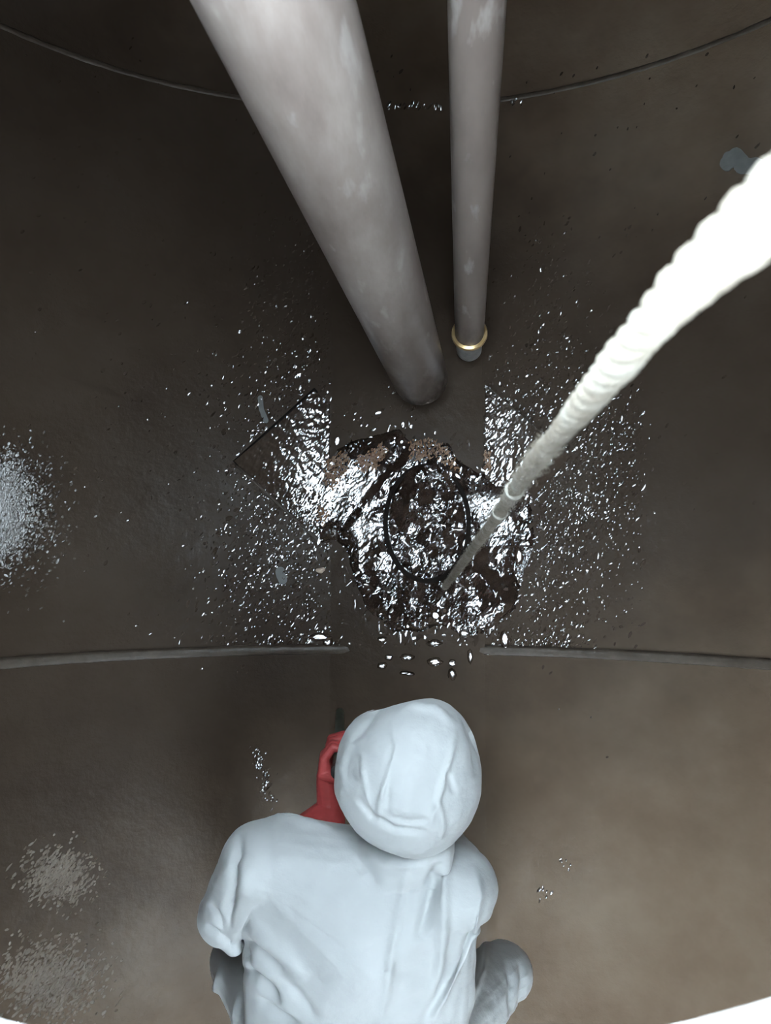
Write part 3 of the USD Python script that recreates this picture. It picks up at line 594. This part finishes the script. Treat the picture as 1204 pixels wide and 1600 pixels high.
fold = [([(376, 1300), (366, 1360), (358, 1420), (356, 1470)], -.012, .010), ([(372, 1340), (385, 1360), (380, 1400)], .006, .012),
        ([(378, 1462), (400, 1478), (430, 1500), (448, 1518)], -.016, .012), ([(384, 1452), (420, 1470), (455, 1500), (480, 1530)], .007, .014),
        ([(380, 1508), (410, 1535), (440, 1568)], -.012, .011), ([(425, 1520), (455, 1545), (480, 1575), (500, 1598)], -.006, .013), ([(395, 1555), (430, 1580), (470, 1605)], -.008, .010),
        ([(382, 1470), (390, 1505)], -.008, .008), ([(638, 1345), (624, 1420), (610, 1500), (596, 1600)], .004, .007),
        ([(700, 1320), (694, 1370), (692, 1430), (686, 1500), (675, 1570)], .007, .011), ([(685, 1345), (674, 1390), (664, 1440), (655, 1470)], -.010, .012),
        ([(740, 1350), (748, 1400), (738, 1450), (716, 1500), (690, 1560), (670, 1600)], .008, .012), ([(752, 1400), (735, 1470), (700, 1540), (660, 1600)], -.010, .012),
        ([(768, 1420), (752, 1520), (718, 1600)], .006, .012),
        ([(575, 1335), (605, 1348), (640, 1352), (672, 1356)], .003, .008), ([(590, 1318), (620, 1330), (660, 1332)], -.010, .010), ([(400, 1280), (450, 1279), (470, 1285), (520, 1296)], .005, .008),
        ([(330, 1410), (345, 1440), (352, 1470)], -.006, .008), ([(320, 1445), (345, 1462), (366, 1478)], -.006, .008), ([(560, 1340), (575, 1365), (590, 1390)], -.004, .014),
        ([(790, 1500), (800, 1540), (796, 1590)], -.006, .009), ([(812, 1500), (818, 1540), (808, 1590)], -.005, .008), ([(348, 1500), (338, 1550), (330, 1600)], .006, .007), ([(376, 1550), (366, 1600)], .006, .006)]
for l, a, w in fold: crease(body, l, a * 2.1, w * .9)
vz = body.vertices; body.vertices = vz + body.vertex_normals * (.010 * (meshkit.fbm(vz * np.array([9, 7, 9]), 3, 6) - .5) + .004 * (ridged(vz * 17, 9) - .6))[:, None]
trimesh.smoothing.filter_laplacian(body, lamb=.35, iterations=2)
obj('coverall', body, 'coverall_cloth', worker, True, label='white disposable coverall with creased back')

# head inside the hood
hc = P(645, 1188, 1.375)
face_dir = np.array([0.0, .80, -.60])                               # looks forward and down
side = np.array([1.0, 0, 0]); crown = np.cross(side, face_dir)
def hp(x, f, c): return hc + side * x + face_dir * f + crown * c
skull = hull([(hp(0, -.01, .02), .078), (hp(0, .015, .005), .074)]) + hull([(hp(0, .02, -.02), .066), (hp(0, .045, -.085), .034)]) + hull([(hp(0, .085, -.005), .010), (hp(0, .098, -.035), .014)]) \
    + hull([(hp(-.02, .078, -.068), .007), (hp(.02, .078, -.068), .007)]) + hull([(hp(-.045, .072, .018), .008), (hp(.045, .072, .018), .008)]) + hull([(hp(0, -.02, -.06), .055), (neck + [0, .02, 0], .05)])
hd = soften(skull, .006, 8)
hdo = obj('head', hd, 'skin', worker, True, label='head of the worker inside the hood')
for s in (-1, 1):
    obj('eye', tm(ball(hp(s * .032, .074, .0), .012, 20)), 'eye_white', hdo)
hood_spheres = [(c_, r_ * 1.03) for c_, r_ in [(P(655, 1138, 1.35), .072), (P(586, 1160, 1.345), .066), (P(579, 1213, 1.345), .067), (P(600, 1258, 1.345), .058), (P(692, 1166, 1.345), .066), (P(700, 1206, 1.345), .067), (P(690, 1256, 1.345), .056),
                (P(652, 1285, 1.345), .050), (P(640, 1190, 1.375), .112), (P(640, 1160, 1.26), .105), (P(650, 1235, 1.27), .09), (P(668, 1150, 1.375), .085), (P(612, 1205, 1.375), .092), (P(672, 1215, 1.375), .090), (P(640, 1250, 1.37), .075)]]
outer = hull(hood_spheres, 32)
inner = hull([(c, r - .012) for c, r in hood_spheres], 32)
opening = hull([(hp(0, .10, -.01), .080), (hp(0, .30, -.02), .10)], 32)
hood = soften((outer - inner) - opening, .0046, 110, False)
hfold = [([(612, 1120), (618, 1165), (606, 1215), (592, 1260), (590, 1290)], .004, .006), ([(622, 1135), (612, 1180), (604, 1232), (606, 1280)], -.003, .007), ([(712, 1140), (700, 1190), (688, 1235), (672, 1285)], .005, .006),
         ([(565, 1175), (570, 1220), (580, 1275)], .003, .006), ([(620, 1118), (645, 1104), (680, 1108), (715, 1138)], .004, .008), ([(592, 1106), (570, 1135), (548, 1160)], -.004, .008),
         ([(724, 1120), (740, 1160), (742, 1215)], -.004, .007), ([(606, 1278), (640, 1286), (672, 1280)], -.004, .008), ([(556, 1244), (580, 1278), (615, 1296), (665, 1300)], -.006, .007),
         ([(700, 1205), (708, 1235), (712, 1240)], -.003, .006), ([(545, 1160), (535, 1200), (545, 1245)], .004, .007), ([(640, 1110), (632, 1190), (634, 1240)], .002, .03), ([(684, 1250), (692, 1290), (688, 1315)], .004, .006)]
for l, a, w in hfold: crease(hood, l, a * 1.6, w * .9, 0.1)
vz = hood.vertices; hood.vertices = vz + hood.vertex_normals * (.006 * (meshkit.fbm(vz * 14, 3, 16) - .5) + .0025 * (ridged(vz * 24, 19) - .6))[:, None]
obj('hood', hood, 'coverall_cloth', worker, True, label='white gathered hood over the head')
def glove(wrist, elbow, grip, dr, label):
    """A rubber glove closed round the pole: dr = +1 when the palm lies on the pole's left side, -1 on its right."""
    X = np.array([1.0, 0, 0]) * dr; X = X - X.dot(pa) * pa; X /= np.linalg.norm(X); Yv = np.cross(pa, X); Yv *= np.sign(Yv[1])
    def c(angle, r, h): a_ = D(angle); r = r + .0035; return grip + X * math.cos(a_) * r + Yv * math.sin(a_) * r + pa * h
    knuck = [c(172, .033, h) for h in (.036, .013, -.010, -.032)]
    palm = m3.Manifold.batch_hull([ball(k, .0125, 16) for k in knuck] + [ball(c(200, .029, .030), .010, 16), ball(c(200, .029, -.028), .010, 16)] + [ball(c(232, .060, .026), .016, 16), ball(c(232, .062, -.020), .016, 16), ball(wrist * .75 + grip * .25, .030, 16)])
    parts = [palm, hull([(wrist, .040), (wrist * .72 + grip * .28, .031)], 20)]
    for h, l in zip((.036, .013, -.010, -.032), (1.0, 1.08, 1.02, .86)):
        parts.append(chain([(c(172, .033, h), .0118), (c(112, .034 * l, h + .002), .0112), (c(52, .030 * l, h), .0104), (c(5, .0255, h - .002), .0095), (c(-35, .0255, h - .002), .0086)], 14))
    parts.append(chain([(c(222, .050, .030), .0150), (c(262, .036, .048), .0130), (c(300, .027, .052), .0112), (c(340, .026, .048), .0096)], 14))
    cuff = hull([(wrist, .051), (wrist + (elbow - wrist) * .42, .068)], 24)
    g_ = soften(m3.Manifold.batch_boolean(parts + [cuff], up), .0045, 6)
    obj('glove', g_, 'red_rubber', worker, True, label=label)
glove(wrL, elL, gripL, 1, 'red rubber glove on the left hand')
glove(wrR, elR, gripR, -1, 'red rubber glove on the right hand under the head')

def boot(an, toe_dir):
    zf = surf_z(np.array([an[0]]))[0]
    td = np.array([toe_dir[0], toe_dir[1], 0]); td /= np.linalg.norm(td); sd_ = np.array([td[1], -td[0], 0])
    b0 = np.array([an[0], an[1], zf])
    shaft = hull([(b0 + [0, 0, .09], .052), (b0 + [0, 0, .26], .066)])
    foot = m3.Manifold.batch_hull([ball(b0 - td * .05 + [0, 0, .045], .040), ball(b0 + td * .15 + sd_ * .018 + [0, 0, .040], .036), ball(b0 + td * .15 - sd_ * .018 + [0, 0, .040], .036), ball(b0 + td * .05 + [0, 0, .075], .045)])
    o = obj('boot', soften(shaft + foot, .010, 8), 'black_rubber', worker, True)
    q = Polygon([(b0 + td * a_ + sd_ * s_)[:2] for a_, s_ in ((-.09, -.03), (-.09, .03), (0, .038), (.12, .052), (.185, .03), (.185, -.03), (.12, -.052), (0, -.038))]).buffer(.006)
    obj('sole', prism(q, zf - .001, zf + .022), 'black_rubber', o)
boot(anL, (-.25, 1)); boot(anR, (.1, 1))

pole = thing('scraper_pole', 'thin dark green pole standing beside the red glove, held by the worker', 'pole')
kk = np.linspace(0, 1, 30)[:, None]
obj('shaft', tube_mesh(pole_lo * (1 - kk) + pole_hi * kk, .0150, 20), 'pole_paint', pole)
obj('end_cap', tube_mesh(np.array([pole_hi - pa * .03, pole_hi + pa * .004, pole_hi + pa * .008]), np.array([.0175, .0175, .012]), 20), 'black_rubber', pole)
